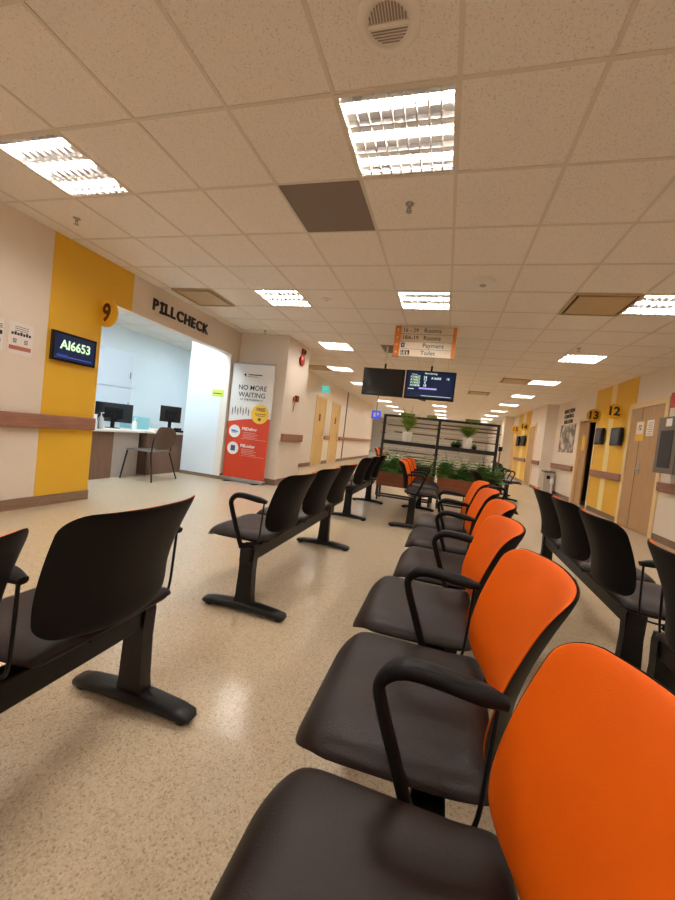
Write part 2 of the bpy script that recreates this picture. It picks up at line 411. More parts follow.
# door 13 stands open: leaf swung into the room at the far jamb
fm = MB().box(XR-.02, XR+.15, 9.6, 9.66, 0, 2.15).box(XR-.02, XR+.15, 10.7, 10.8, 0, 2.15).box(XR-.02, XR+.15, 9.6, 10.8, 2.08, 2.15)
d13 = fm.build('door_2', FRAMEM); d13['kind'] = 'structure'
B(XR+.05, XR+.09, 10.3, 10.69, .01, 2.07).build('door_leaf', DOORM, d13)
B(XR+.044, XR+.05, 10.4, 10.6, 1.35, 1.72).build('number_plate', YELLOW, d13)
door(3, '+x', XL, 10.75, 11.62, 2.12, DOORL, FRAMEM, fw=.06)
door(4, '+x', XL, 12.4, 13.34, 2.1, DOORL, FRAMEM, fw=.06)
door(5, '-x', XR2, 14.05, 14.95, 2.1, DOORM, FRAMEM, fw=.1)
door(6, '-x', XR2, 17.6, 18.4, 2.1, DOORL, FRAMEM, fw=.1)
for k, d in enumerate([bpy.data.objects['door_3'], bpy.data.objects['door_4']]):
    yy = (11.18, 12.9)[k]
    B(XL+.008, XL+.012, yy-.12, yy+.02, 1.4, 1.62).build('sign_plate', BROWNINK, d)
# wall protection rails
def rail(label, segs, axis='y'):
    mb = MB()
    for s in segs: mb.box(*s)
    o = mb.build('handrail', RAIL, None, .012); tag(o, label, 'handrail', None); return o
rail('brown wall guard rail across the yellow stripe under the queue number screen', [(XL, XL+.055, YB+.02, OY0-.01, .8, .94)])
rail('short brown wall guard rail on the pillar under the red fire bell', [(-2.93, -2.875, 6.3, 7.28, .82, .96)])
rail('brown wall guard rail between the two yellow toilet doors', [(XL, XL+.055, 11.72, 12.28, .82, .95)])
rail('long brown wall guard rail on the far left wall beyond the toilet doors', [(XL, XL+.055, 13.5, 19.6, .82, .95)])
rail('brown wall guard rail between room doors 12 and 13', [(XR-.055, XR, 8.08, 9.56, .78, .92)])
rail('brown wall guard rail under the grey framed cabinet', [(XR-.055, XR, YB+.02, 6.8, .76, .9)])
rail('brown wall guard rail below the infection control poster', [(XR-.055, XR, 10.86, 12.8, .78, .92)])
rail('short brown wall guard rail on the far right wall past the jutting corner', [(XR2-.055, XR2, 13.0, 13.9, .8, .93)])
rail('small brown wall guard rail under the two far dark screens', [(XR2-.055, XR2, 15.1, 17.4, .8, .93)])

# ------------------------------------------------------------------ ceiling fixtures
def ordinal(k): return ['first', 'second', 'third', 'fourth', 'fifth', 'sixth', 'seventh', 'eighth', 'ninth', 'tenth', 'eleventh'][k]
tray_mb = MB()
a, hh = .3, .07
def ring(z): return [(-a+.006, -a+.006, z), (a-.006, -a+.006, z), (a-.006, a-.006, z), (-a+.006, a-.006, z)]
V = ring(0)+ring(hh)
tray = MB().add(V, [(0, 1, 5, 4), (1, 2, 6, 5), (2, 3, 7, 6), (3, 0, 4, 7), (4, 5, 6, 7)]).data('tray', TRAY)
mb = MB()
for s in (-1, 1): mb.box(s*.29-.01, s*.29+.01, -.3, .3, -.006, .004); mb.box(-.28, .28, s*.29-.01, s*.29+.01, -.006, .004)
frame_d = mb.data('frame', GRIDM)
tubes = MB()
for y in (-.19, 0, .19): tubes.cyl((-.272, y, .036), (.272, y, .036), .016, n=10)
tube_d = tubes.data('tubes', TUBE)
lv = MB()
for k in range(1, 9):
    x = -.28+.56*k/9; lv.box(x-.004, x+.004, -.28, .28, -.002, .016)
for y0, y1 in ((-.28, -.222), (-.158, -.032), (.032, .158), (.222, .28)):       # reflector strips between the tubes
    ym = (y0+y1)/2
    lv.add([(-.28, y0, .018), (.28, y0, .018), (.28, ym, .03), (-.28, ym, .03), (.28, y1, .018), (-.28, y1, .018)], [(0, 1, 2, 3), (3, 2, 4, 5)])
    lv.box(-.28, .28, ym-.004, ym+.004, -.002, .03)
louvre_d = lv.data('louvre', LOUVRE)
cnt = {'left': 0, 'middle': 0, 'right': 0}
where = {('middle', 0): 'square louvred ceiling light nearest overhead, beside the round air outlet',
         ('left', 0): 'square louvred ceiling light above the wall with the yellow stripe, cut by the left edge',
         ('left', 4): 'square louvred ceiling light in front of the PILLCHECK lettering',
         ('middle', 4): 'square louvred ceiling light just in front of the hanging room sign',
         ('right', 4): 'square louvred ceiling light cut by the right edge, beside the beige air vent'}
for (i, j), row in sorted(LIGHTS.items(), key=lambda q: (q[1], q[0][1])):
    lab = where.get((row, j))
    if lab is None:
        if j < 0: lab = 'unseen square louvred ceiling light added behind the viewer in the %s row, %s one back' % (row, ordinal((-j)//4-1))
        elif j == 0: lab = 'unseen square louvred ceiling light added outside the frame to the right'
        else: lab = 'square louvred ceiling light, %s from the viewer in the %s row' % (ordinal(j//4), row)
    o = thing('ceiling_light', lab, 'ceiling light', (GX+(i+.5)*T, GY+(j+.5)*T, H), 0, 'louvred ceiling lights')
    for nm, d in (('tray', tray), ('frame', frame_d), ('tubes', tube_d), ('louvre', louvre_d)):
        c = bpy.data.objects.new(nm, d); COL.objects.link(c); c.parent = o

def vent(i, j, label):
    o = thing('ceiling_vent', label, 'air vent', (GX+(i+.5)*T, GY+(j+.5)*T, H))
    mb = MB()
    s = .29
    for q in (-1, 1): mb.box(q*s-.012, q*s+.012, -s, s, -.02, .0); mb.box(-s, s, q*s-.012, q*s+.012, -.02, .0)
    mb.build('frame', VENTM, o, local=True)
    B(-.25, .25, -.25, .25, -.022, -.012).build('face_plate', VENTM, o, local=True)
    B(-s, s, -s, s, -.004, -.001).build('dark_gap', VENTD, o, local=True)
vent(-6, 4, 'square beige ceiling air vent above the start of the PILLCHECK lettering')
vent(2, 4, 'square beige ceiling air vent beside the right edge ceiling light')
vent(2, 12, 'far square ceiling air vent beside the right row of lights')
vent(1, 16, 'farthest square ceiling air vent seen, over the right part of the slatted partition')
vent(-6, 12, 'small square ceiling air vent above the yellow toilet doors')
def flat_panel(i, j, label):
    x, y = GX+(i+.5)*T, GY+(j+.5)*T
    tag(B(x-.292, x+.292, y-.292, y+.292, H-.004, H-.001).build('ceiling_panel', DARKTILE), label, 'ceiling panel')
flat_panel(-2, 1, 'large dark grey ceiling panel next to the nearest middle light')
flat_panel(-2, 8, 'small dark ceiling panel behind the left edge of the hanging room sign')
def panel_pale(): pass
# round air outlet
o = thing('round_air_outlet', 'large round white slotted outlet in the nearest ceiling tile', 'air outlet', (-.415, 1.475, H))
MB().lathe((0, 0, 0), [(.125, 0), (.128, -.012), (.115, -.022), (.088, -.026), (.084, -.018), (.08, -.018)], 36).build('rim', WHITE, o, local=True)
B(-.082, .082, -.008, .008, -.026, -.018).build('centre_bar', WHITE, o, local=True)
mb = MB()
for k in range(-6, 7):
    x = k*.0118; L = math.sqrt(max(0, .078**2-x*x)); mb.box(x-.003, x+.003, -L, -.01, -.0215, -.018)
for k in range(1, 7):
    y = k*.0115; L = math.sqrt(max(0, .078**2-y*y)); mb.box(-L, L, y-.0014, y+.0014, -.0215, -.018)
mb.build('slots', mat('grey_brown_slot', (150, 136, 126), .7), o, local=True)
def sprinkler(x, y, label):
    o = thing('sprinkler_head', label, 'sprinkler', (x, y, H))
    MB().lathe((0, 0, 0), [(.03, 0), (.03, -.006), (.012, -.01), (.012, -.03)], 14).build('collar', STAINLESS, o, local=True)
    MB().cyl((-.012, 0, -.028), (-.012, 0, -.055), .003, n=6).cyl((.012, 0, -.028), (.012, 0, -.055), .003, n=6).lathe((0, 0, -.058), [(.02, 0), (.022, .003)], 12).build('deflector', STAINLESS, o, local=True)
sprinkler(-.44, 2.64, 'small metal sprinkler head between the nearest light and the dark panel')
sprinkler(-3.43, 2.62, 'small metal sprinkler head above the yellow wall stripe')
sprinkler(1.73, 6.2, 'small metal sprinkler head beside the second right light')
sprinkler(-3.3, 6.0, 'small metal sprinkler head above the roll-up banner')
sprinkler(2.0, 12.0, 'distant metal sprinkler head over the right corridor')
def disc_thing(name, x, y, r, h, label, cat, m=WHITE):
    o = thing(name, label, cat, (x, y, H))
    MB().lathe((0, 0, 0), [(r, 0), (r, -h*.5), (r*.88, -h*.9), (r*.3, -h)], 24).build('housing', m, o, local=True)
    MB().lathe((0, 0, -h), [(r*.3, 0), (r*.26, -h*.12)], 16).build('sensor', GREYL, o, local=True)
disc_thing('smoke_detector', .17, 3.9, .11, .045, 'round white smoke detector beside the near middle ceiling light', 'smoke detector')
disc_thing('smoke_detector', -1.65, 4.45, .06, .02, 'small flat ceiling sensor left of the near middle ceiling light', 'smoke detector')

# ------------------------------------------------------------------ beam seating
def rr(a, b, W, Hh, R, R2=None):
    """map the square [-1,1]^2 concentrically into a rounded rectangle"""
    r = max(abs(a), abs(b))
    if r < 1e-9: return 0., 0., 0.
    x, y = a/r*W, b/r*Hh
    if R2 is not None and x > 0: R = R2
    cx, cy_ = W-R, Hh-R
    if abs(x) > cx and abs(y) > cy_:
        dx, dy = abs(x)-cx, abs(y)-cy_; L = math.hypot(dx, dy)
        x, y = math.copysign(cx+dx/L*R, x), math.copysign(cy_+dy/L*R, y)
    return x*r, y*r, r
def cushion(fn, W, Hh, R, thick, n=26, power=5, back=0.0, R2=None):
    """fn(u,v,off)->point; closed padded body over a rounded rectangle"""
    g = [math.copysign(1-(1-abs(t))**1.7, t) for t in [-1+2*i/n for i in range(n+1)]]
    top, bot = [], []
    for b in g:
        for a in g:
            u, v, r = rr(a, b, W, Hh, R, R2)
            top.append(fn(u, v, back+thick*(.0+max(0, 1-r**power)**.5)))
            bot.append(fn(u, v, back*(1)-.0*thick))
    N = n+1; f = []
    for j in range(n):
        for i in range(n): f.append((j*N+i, j*N+i+1, (j+1)*N+i+1, (j+1)*N+i))
    mb = MB(); mb.add(top, f, True)
    mb.add([p for p in bot], [q[::-1] for q in f], True)
    return mb
# backrest surface, chair looks towards -x; u across (y), v up (height over the middle)
ZB0, ZB1 = .46, .826
def back_pt(u, v, off=0):
    z = .5*(ZB0+ZB1)+v; t = (z-ZB0)/(ZB1-ZB0)
    wk = 1-.045*(1-t)
    y = u*wk; s = abs(y)/.235
    dd = .068+.02*t
    xc = .083+.09*(max(0, t-.2)/.8)**1.6+dd
    x = xc-dd*s**2.3
    ny = -2.3*dd*s**1.3/.235*(-1 if y > 0 else 1)
    n = Vector((-1, ny, .25*t)).normalized()
    return Vector((x, y, z-.008*(s**2)*t+.03*(s**2)*(1-t)**2))+n*off
HB = (ZB1-ZB0)/2
shell = cushion(lambda u, v, o: back_pt(u, v, o), .237, HB, .05, -.012, power=10)
shell_d = shell.data('backrest', BLACKP)
cush = cushion(lambda u, v, o: back_pt(u, v+.001, o), .23, HB-.003, .046, .02, power=7, back=.004)
cush_d = cush.data('back_cushion', ORANGE)
cushk_d = cush.data('back_cushion', LEATHER)
def seat_pt(u, v, off):
    # v runs from the back (+) to the front (-) ; world x = v-.055
    t = (v+.215)/.43
    wk = 1-.05*t**2
    z = .425-.045*max(0, (.16-t)/.16)**1.7+.012*max(0, (t-.8)/.2)-.012*math.exp(-((t-.5)/.3)**2)*math.exp(-(u/.16)**2)
    return Vector((v-.085, u*wk, z+off+.008))
seat_d = cushion(lambda u, v, o: seat_pt(v, u, o), .215, .25, .1, .037, power=6, R2=.035).data('seat', LEATHER)
pan_d = cushion(lambda u, v, o: seat_pt(v, u, o-.002), .208, .242, .095, -.028, power=6, R2=.03).data('seat_pan', BLACKP)
# armrest
arm = MB()
path = smooth_curve([(.105, 0, .662), (.05, 0, .67), (-.04, 0, .679), (-.085, 0, .672), (-.113, 0, .64), (-.106, 0, .60), (-.08, 0, .53), (-.045, 0, .44), (-.02, 0, .385)], 6)
N = len(path); W = []; TT = []
for k in range(N):
    t = k/(N-1); q = min(1, max(0, (t-.36)/.14)); W.append((.046*(1-q)+.026*q)*min(1, .55+t*4)); TT.append((.032*(1-q)+.024*q)*min(1, .6+t*4))
arm.sweep(path, W, TT, n=12)
arm_d = arm.data('armrest', BLACKP)
wire = MB(); wp = smooth_curve([(-.04, 0, .43), (-.02, 0, .412), (.02, 0, .41), (.065, 0, .42), (.08, 0, .45), (.086, 0, .54), (.09, 0, .655)], 6)
wire.sweep(wp, .009, .009, n=8); wire_d = wire.data('arm_bracket', BLACKM)
# leg with foot
def leg_data():
    mb = MB()
    zs = [(.035, .058), (.1, .048), (.25, .042), (.36, .046), (.395, .04)]
    v = []
    for z, hx in zs:
        for sx, sy_ in ((-1, -1), (1, -1), (1, 1), (-1, 1)): v.append((sx*hx, sy_*.026, z))
    f = []
    for k in range(len(zs)-1):
        for i in range(4): f.append((k*4+i, k*4+(i+1) % 4, (k+1)*4+(i+1) % 4, (k+1)*4+i))
    f.append((0, 3, 2, 1)); n = len(zs)*4-4; f.append((n, n+1, n+2, n+3)); mb.add(v, f)
    p = [(-.262, 0, .016), (-.25, 0, .024), (-.2, 0, .03), (-.1, 0, .036), (0, 0, .04), (.1, 0, .036), (.2, 0, .03), (.25, 0, .024), (.262, 0, .016)]
    mb.sweep(p, [.045, .07, .08, .082, .084, .082, .08, .07, .045], [.012, .03, .036, .044, .05, .044, .036, .03, .012], n=16, sq=3.2)
    return mb
leg_d = leg_data().data('leg', BLACKM)
glide_d = MB().lathe((0, 0, 0), [(.024, 0), (.027, .004), (.024, .016)], 14).data('rubber_foot', RUBBER)
br = MB().box(-.13, .05, -.02, .02, .37, .41)
bracket_d = br.data('seat_bracket', BLACKM)
def link(name, d, parent, loc=(0, 0, 0)):
    o = bpy.data.objects.new(name, d); COL.objects.link(o); o.parent = parent; o.location = loc; return o
def bench(x, seats, posts, arms, label, flip=False, cushion_d=None, beam=None):
    """bench along y; seats, posts, arms are y positions in the room"""
    y0 = posts[0]
    o = thing('beam_bench', label, 'bench', (x, y0, 0), math.pi if flip else 0, 'beam benches in the waiting area')
    s = -1 if flip else 1
    L = lambda y: s*(y-y0)
    b0, b1 = beam or (min(posts)-.03, max(posts)+.03)
    ya, yb = sorted((L(b0), L(b1)))
    be = B(-.035, .035, ya, yb, .30, .385).build('beam', BLACKM, o, .006, local=True)
    for p in posts:
        l = link('leg', leg_d, o, (0, L(p), 0)); link('rubber_foot', glide_d, l, (-.225, 0, 0)); link('rubber_foot', glide_d, l, (.225, 0, 0))
    for p in seats:
        st = link('seat', seat_d, o, (0, L(p), 0)); link('seat_pan', pan_d, st)
        link('seat_bracket', bracket_d, o, (0, L(p), 0))
        bk = link('backrest', shell_d, o, (0, L(p), 0)); link('back_cushion', cushion_d or cush_d, bk)
    for p in arms:
        a = link('armrest', arm_d, o, (0, L(p), 0)); link('arm_bracket', wire_d, a)
    return o
bench(-1.01, [.37, .905], [1.13, -.33], [.64, 1.17], 'black beam bench nearest the left edge, seen from behind', beam=(-.45, 1.15))
bench(-1.01, [2.13, 2.69, 3.25], [1.92, 3.36], [1.86, 3.53], 'black three-seat beam bench seen from behind, in front of the roll-up banner', beam=(1.87, 3.5))
bench(-1.13, [4.68, 5.23, 5.78], [4.68, 6.06], [4.41, 6.05], 'black beam bench seen from behind, farther on and reaching the left planter', beam=(4.65, 6.3))
bench(0.05, [.425, .955, 1.49], [.0, 1.40], [.675, 1.215], 'nearest orange-backed three-seat beam bench in the right foreground', beam=(-.1, 1.7))
bench(0.12, [2.06, 2.63, 3.2], [1.83, 3.25], [1.79, 2.335, 2.88, 3.42], 'second orange-backed three-seat beam bench, just behind the nearest one', beam=(1.8, 3.4))
bench(-.31, [5.0, 5.54, 6.08], [4.68, 6.12], [4.68, 5.22, 5.76, 6.3], 'orange-backed beam bench facing right in front of the left planter', flip=True, beam=(4.65, 6.3))
bench(.60, [4.75], [4.8], [4.48, 5.02], 'single dark-backed beam seat in front of the right planter', flip=True, cushion_d=cushk_d, beam=(4.6, 5.0))
bench(1.0, [2.20, 2.745, 3.29], [2.14, 3.72], [1.93, 3.57], 'black beam bench seen from behind on the right, facing the door numbered 12', flip=True, beam=(2.1, 3.75))
bench(1.0, [.42, .96, 1.48], [1.86, .4], [1.77], 'beam bench cut off by the right edge, its dark back closest to the viewer', flip=True, beam=(.3, 1.9))
bench(1.45, [9.2, 9.74], [9.1, 10.0], [8.93, 9.47, 10.02], 'distant black beam bench with arms at the right end of the slatted partition', flip=True, beam=(9.0, 10.1))
bench(-1.45, [9.3, 9.84], [9.2, 9.9], [9.03, 9.57], 'distant orange-backed beam bench beyond the left end of the planter', flip=True, beam=(9.1, 10.0))

# ------------------------------------------------------------------ planters and slatted partition
def planter(x0, x1, y0, y1, z0, z1, label):
    o = thing('planter_box', label, 'planter', ((x0+x1)/2, (y0+y1)/2, 0))
    t = .02
    MB().box(x0, x1, y0, y0+t, z0, z1).box(x0, x1, y1-t, y1, z0, z1).box(x0, x0+t, y0+t, y1-t, z0, z1).box(x1-t, x1, y0+t, y1-t, z0, z1).box(x0+t, x1-t, y0+t, y1-t, z0, z0+t).build('box', PLANTER, o)
    B(x0+t, x1-t, y0+t, y1-t, z0+t, z1-.03).build('soil', SOIL, o)
    for x in (x0+.04, x1-.04):
        for y in (y0+.03, y1-.03): B(x-.015, x+.015, y-.015, y+.015, 0, z0).build('leg', FRAMEB, o)
    MB().box(x0+.02, x1-.02, y0+.02, y0+.04, .06, .09).box(x0+.02, x1-.02, y1-.04, y1-.02, .06, .09).build('stretcher', FRAMEB, o)
planter(-1.1, -.12, 6.48, 6.8, .26, .5, 'orange-brown wooden planter box on black legs, left one')
planter(-.06, .9, 6.48, 6.8, .28, .53, 'orange-brown wooden planter box on black legs, right one')
def frond(mb, base, yaw, length, droop, width, nl=10, rise=1.1):
    d = Vector((math.cos(yaw), math.sin(yaw), 0)); prev = None
    for k in range(nl+1):
        t = k/nl
        p = base+d*(length*(.15+.85*t)*t**.7)+Vector((0, 0, length*(rise*t-droop*t*t)))
        if prev is not None:
            tan = (p-prev).normalized(); side = tan.cross(Vector((0, 0, 1))).normalized()
            wl = width*math.sin(math.pi*min(1, .12+.9*t))
            for s in (-1, 1):
                q = prev+side*s*wl+tan*wl*.5+Vector((0, 0, -.25*wl))
                mb.add([prev, prev+tan*wl*.28, q, prev-tan*wl*.12+side*s*wl*.4], [(0, 3, 2, 1)])
            mb.add([prev-side*.002, prev+side*.002, p+side*.0015, p-side*.0015], [(0, 1, 2, 3)])
        prev = p
random.seed(3)
fern_meshes = []
for k in range(3):
    mb = MB()
    for i in range(60):
        up_ = random.uniform(0, 1)
        frond(mb, Vector((random.uniform(-.08, .08), random.uniform(-.05, .05), 0)), random.uniform(0, 6.283), random.uniform(.2, .33), .35+.5*(1-up_), random.uniform(.05, .075), 9, .6+1.1*up_)
    fern_meshes.append(mb.data('foliage', LEAF))
spots = [(-.98, 'leftmost'), (-.78, 'second'), (-.55, 'third'), (-.3, 'fourth'), (.06, 'fifth'), (.27, 'sixth'), (.48, 'seventh'), (.66, 'eighth'), (.82, 'rightmost')]
for k, (x, w_) in enumerate(spots):
    z = .47 if x < -.1 else .5
    lab = ('leafy green fern in the planter boxes, %s along the row' % w_) if 'most' not in w_ else 'leafy green fern in the planter boxes, the %s one' % w_
    o = thing('potted_fern', lab, 'plant', (x, 6.64, z), 0, 'ferns in the planter boxes')
    f_ = link('foliage', fern_meshes[k % 3], o); f_.scale = (1.1, .75, (1.3, 1.5, 1.2)[k % 3])
    MB().cyl((0, 0, -.02), (0, 0, .05), .012, n=8).build('stem', mat('fern_stem', (86, 82, 40), .7) if k == 0 else bpy.data.materials['fern_stem'], o, local=True)
# partition
PY = 7.0
o = thing('slatted_partition', 'black-framed partition screen of frosted horizontal slats behind the planters', 'partition', (-.14, PY, 0))
for x in (-1.15, -.14, .87): B(x-.024, x+.024, PY-.025, PY+.025, 0, 1.54).build('post', FRAMEB, o)
B(-1.174, .894, PY-.026, PY+.026, 1.51, 1.55).build('top_rail', FRAMEB, o)
for x0, x1 in ((-1.126, -.164), (-.116, .846)):
    B(x0, x1, PY-.23, PY+.03, 1.0, 1.07).build('shelf', FRAMEB, o)
    B(x0, x1, PY-.02, PY+.02, .2, .24).build('bottom_rail', FRAMEB, o)
    rnd = random.Random(int(x0*100)); mb = MB(); md = MB(); z = .27
    while z < 1.48:
        h = rnd.choice((.012, .022, .03, .016))
        if not (1.0 < z+h and z < 1.09):
            if rnd.random() < .62: mb.box(x0, x1 if rnd.random() < .7 else x0+(x1-x0)*rnd.uniform(.5, .9), PY-.006, PY+.006, z, z+h)
            else: md.box(x0+(x1-x0)*rnd.uniform(0, .5), x1, PY-.008, PY+.008, z, z+.02)
        z += h+rnd.choice((.02, .03, .045))
    mb.build('frosted_slats', SLAT, o); md.build('dark_gap_slats', SLATD, o)
mb = MB()
for x in (-1.15, -.14, .87):
    for z in (.7, .9, 1.2, 1.38):
        mb.cyl((x-.055, PY-.03, z), (x+.055, PY-.03, z), .007, n=8)
mb.build('clamp', FRAMEB, o)
def potted(x, label, h, seed, mm):
    rnd = random.Random(seed)
    o = thing('potted_plant', label, 'plant', (x, PY-.135, 1.07))
    MB().lathe((0, 0, 0), [(.06, 0), (.075, .03), (.088, .15), (.092, .18), (.084, .18), (.08, .15)], 20).build('pot', CERAMIC, o, local=True)
    MB().cyl((0, 0, .1), (0, 0, .165), .08, n=16).build('soil', SOIL, o, local=True)
    mb = MB()
    for i in range(34): frond(mb, Vector((0, 0, .16+.02*h)), rnd.uniform(0, 6.283), rnd.uniform(.17, .23), rnd.uniform(.2, .8), rnd.uniform(.045, .065), 7, rnd.uniform(h*.45, h))
    for i in range(16): frond(mb, Vector((0, 0, .18)), rnd.uniform(0, 6.283), rnd.uniform(.13, .19), rnd.uniform(.1, .5), rnd.uniform(.05, .07), 7, rnd.uniform(h*.8, h*1.3))
    mb.build('foliage', mm, o, local=True).scale = (1.55, 1.0, 1.2)
    MB().cyl((0, 0, .16), (0, 0, .26), .008, n=8).build('stem', bpy.data.materials['fern_stem'], o, local=True)
potted(-.69, 'tall leafy plant in a white pot on the left partition shelf', 1.9, 1, LEAF2)
potted(.36, 'light green bushy plant in a white pot on the right partition shelf', 1.3, 2, LEAF2)
for x0, x1, lab in ((-.86, -.6, 'olive green plaque on top of the partition above the tall plant'), (-.38, -.2, 'olive green plaque on top of the partition left of the middle post'), (.3, .55, 'dull olive plaque on top of the partition above the bushy plant')):
    o = thing('small_plaque', lab, 'sign', (x0, PY, 1.55))
    B(x0, x1, PY-.02, PY-.01, 1.552, 1.6).build('plate', GREENSIGN, o)
    MB().box(x0+.01, x0+.02, PY-.01, PY+.01, 1.55, 1.59).box(x1-.02, x1-.01, PY-.01, PY+.01, 1.55, 1.59).build('clip', FRAMEB, o)
mb = MB()
for k, (x, s) in enumerate(((.14, .05), (.22, .06), (.5, .045))):
    o = thing('small_dark_pot', ['small dark pot on the right shelf near the middle post', 'small dark pot beside the bushy plant on the shelf', 'small dark pot right of the bushy plant'][k], 'pot', (x, PY-.07, 1.07))
    MB().lathe((0, 0, 0), [(s*.7, 0), (s, s*.9), (s*.95, s), (s*.8, s*.98)], 14).build('pot', BLACKP, o, local=True)
    MB().sphere((0, 0, s*1.3), s*.8, 8).build('foliage', LEAF, o, local=True)

# ------------------------------------------------------------------ hanging sign and screens
o = thing('direction_sign', 'white hanging sign with orange ends listing Rooms, Payment and Toilet', 'sign', (-.455, 5.4, 2.29))
SX0, SX1, SZ0, SZ1 = -.88, -.03, 2.3, 2.725
B(SX0, SX1, 5.4, 5.43, SZ0, SZ1).build('board', SIGNW, o, .003)
B(SX0-.01, SX0+.075, 5.385, 5.44, SZ0-.012, SZ1).build('end_panel', ORSIGN, o)
B(SX1-.045, SX1+.005, 5.385, 5.44, SZ0-.012, SZ1).build('end_panel', ORSIGN, o)
mb = MB()
for k in range(1, 4): z = SZ0+(SZ1-SZ0)*k/4; mb.box(SX0+.075, SX1-.045, 5.397, 5.4, z-.0015, z+.0015)
mb.build('divider_lines', INK, o)
rows = [('16 - 29', 'Rooms'), ('18A-19', 'Rooms'), ('', 'Payment'), ('', 'Toilet')]
for k, (l, r) in enumerate(rows):
    z = SZ1-(k+.5)*(SZ1-SZ0)/4
    if l: text(l, .078, INK, 'lettering', o, fr('-y', SX0+.1, 5.399, z), align='LEFT', bold=.0005)
    text(r, .086, INK, 'lettering', o, fr('-y', SX0+(.40 if k < 3 else .38), 5.399, z), align='LEFT', bold=.0005)
mb = MB().box(SX0+.095, SX0+.145, 5.396, 5.4, SZ0+.125, SZ0+.19).box(SX0+.095, SX0+.155, 5.396, 5.4, SZ0+.02, SZ0+.085).box(SX0+.165, SX0+.225, 5.396, 5.4, SZ0+.02, SZ0+.085)
mb.build('pictogram_tiles', INK, o)
text('$', .05, PAPER, 'pictogram', o, fr('-y', SX0+.12, 5.3955, SZ0+.157))
for px, mark in ((SX0+.11, 'a'), (SX0+.14, 'b'), (SX0+.19, 'c')):
    z = SZ0+.05; M_ = fr('-y', px, 5.3955, z)
    q = disc(M_, 0, .022, .006, 0, .001, 12)
    q.box(-.006, .006, -.022, .012, 0, .001, M=M_)
    if mark == 'c':
        for i in range(14):
            a0 = 2*math.pi*i/14; q.box(.006+.013*math.cos(a0)-.002, .006+.013*math.cos(a0)+.002, -.014+.013*math.sin(a0)-.002, -.014+.013*math.sin(a0)+.002, 0, .001, M=M_)
    q.build('pictogram', PAPER, o)
for k in range(4):
    z = SZ1-(k+.5)*(SZ1-SZ0)/4; M_ = fr('-y', SX0+.032, 5.3845, z); M_ = M_ @ Matrix.Rotation((0, 0, 0, .785)[k], 4, 'Z')
    MB().add([M_ @ Vector(p) for p in ((-.016, -.004, 0), (.016, -.004, 0), (0, .018, 0))], [(0, 1, 2)]).box(-.004, .004, -.018, -.004, -.0005, .0005, M=M_).build('arrow', SIGNW, o)

def screen(name, x0, x1, z0, z1, y, label, m):
    o = thing(name, label, 'screen', ((x0+x1)/2, y, z0))
    B(x0, x1, y, y+.05, z0, z1).build('casing', BLACK, o, .006)
    B(x0+.025, x1-.025, y-.002, y+.001, z0+.035, z1-.025).build('display', m, o)
    MB().cyl(((x0+x1)/2, y+.08, z1+.09), ((x0+x1)/2, y+.08, H-.001), .014).build('ceiling_rod', SIGNW, o)
    MB().cyl(((x0+x1)/2, y+.08, z0+.25), ((x0+x1)/2, y+.08, z1+.1), .018).box((x0+x1)/2-.1, (x0+x1)/2+.1, y+.045, y+.08, z0+.12, z0+.4).build('hanging_pole', BLACKM, o)
    return o
TY = 6.6
screen('hanging_screen', -1.58, -.83, 1.84, 2.33, TY, 'switched-off black screen hanging from the ceiling, left of the lit one', DARKS)
s = screen('hanging_screen', -.81, .045, 1.835, 2.335, TY, 'lit navy queue number screen hanging from the ceiling', NAVY)
F_ = lambda u, v: fr('-y', -.81+u, TY-.004, 1.835+v)
text('Now Serving', .04, SCRTXT, 'lettering', s, F_(.43, .455), bold=.0006)
for k, (a_, b_) in enumerate((('A16657', '24'), ('A16657', '13'), ('A16653', '9'), ('A16656', '18'))):
    text(a_, .056, SCRGRN if k < 3 else SCRTXT, 'lettering', s, F_(.17, .385-k*.048), bold=.001, wscale=.95)
    text(b_, .056, SCRTXT, 'lettering', s, F_(.34, .385-k*.048), bold=.001)
text('A16658', .052, SCRTXT, 'lettering', s, F_(.525, .375), bold=.001); text('18', .052, SCRTXT, 'lettering', s, F_(.72, .375), bold=.001)
slab(F_(0, 0), .25, .55, .178, .205, 0, .001).build('message_bar', SCRLAV, s)
MB().box(.06, .16, .17, .182, 0, .001, M=F_(0, 0)).box(.3, .8, .062, .069, 0, .001, M=F_(0, 0)).box(.1, .2, .425, .432, 0, .001, M=F_(0, 0)).box(.36, .3605, .2, .42, 0, .001, M=F_(0, 0)).build('small_print', SCRTXT, s)

# ------------------------------------------------------------------ left wall: queue screen, 9 sign, PILLCHECK, notices
o = thing('queue_number_screen', 'small dark screen showing AI6653 on the yellow wall stripe', 'screen', (XL, 3.06, 1.65))
MS = fr('+x', XL, 3.06, 1.645)
slab(MS, -.24, .24, -.148, .148, .02, .05).build('casing', BLACK, o, .004)
slab(MS, -.08, .08, -.08, .08, .004, .02).build('wall_bracket', BLACKM, o)
slab(MS, -.215, .215, -.125, .125, .05, .052).build('display', NAVY, o)
text('AI6653', .128, SCRGRN, 'lettering', o, fr('+x', XL+.053, 3.065, 1.665), bold=.003, wscale=.88)
MB().box(-.19, .19, -.1, -.093, .052, .053, M=MS).box(-.19, -.08, -.085, -.081, .052, .053, M=MS).build('small_print', SCRBLUE, o)
o = thing('room_number_sign', 'round yellow sign with brown 9 projecting beside the counter opening', 'sign', (XL, 3.34, 2.12))
M9 = fr('-y', XL, 3.34, 2.125)
disc(M9, .09, 0, .15, -.025, 0, 32, u_min=0.002).build('disc', YELLOW, o)
text('9', .27, BROWNINK, 'lettering', o, fr('-y', XL+.10, 3.3385, 2.125), bold=.009, wscale=.85)
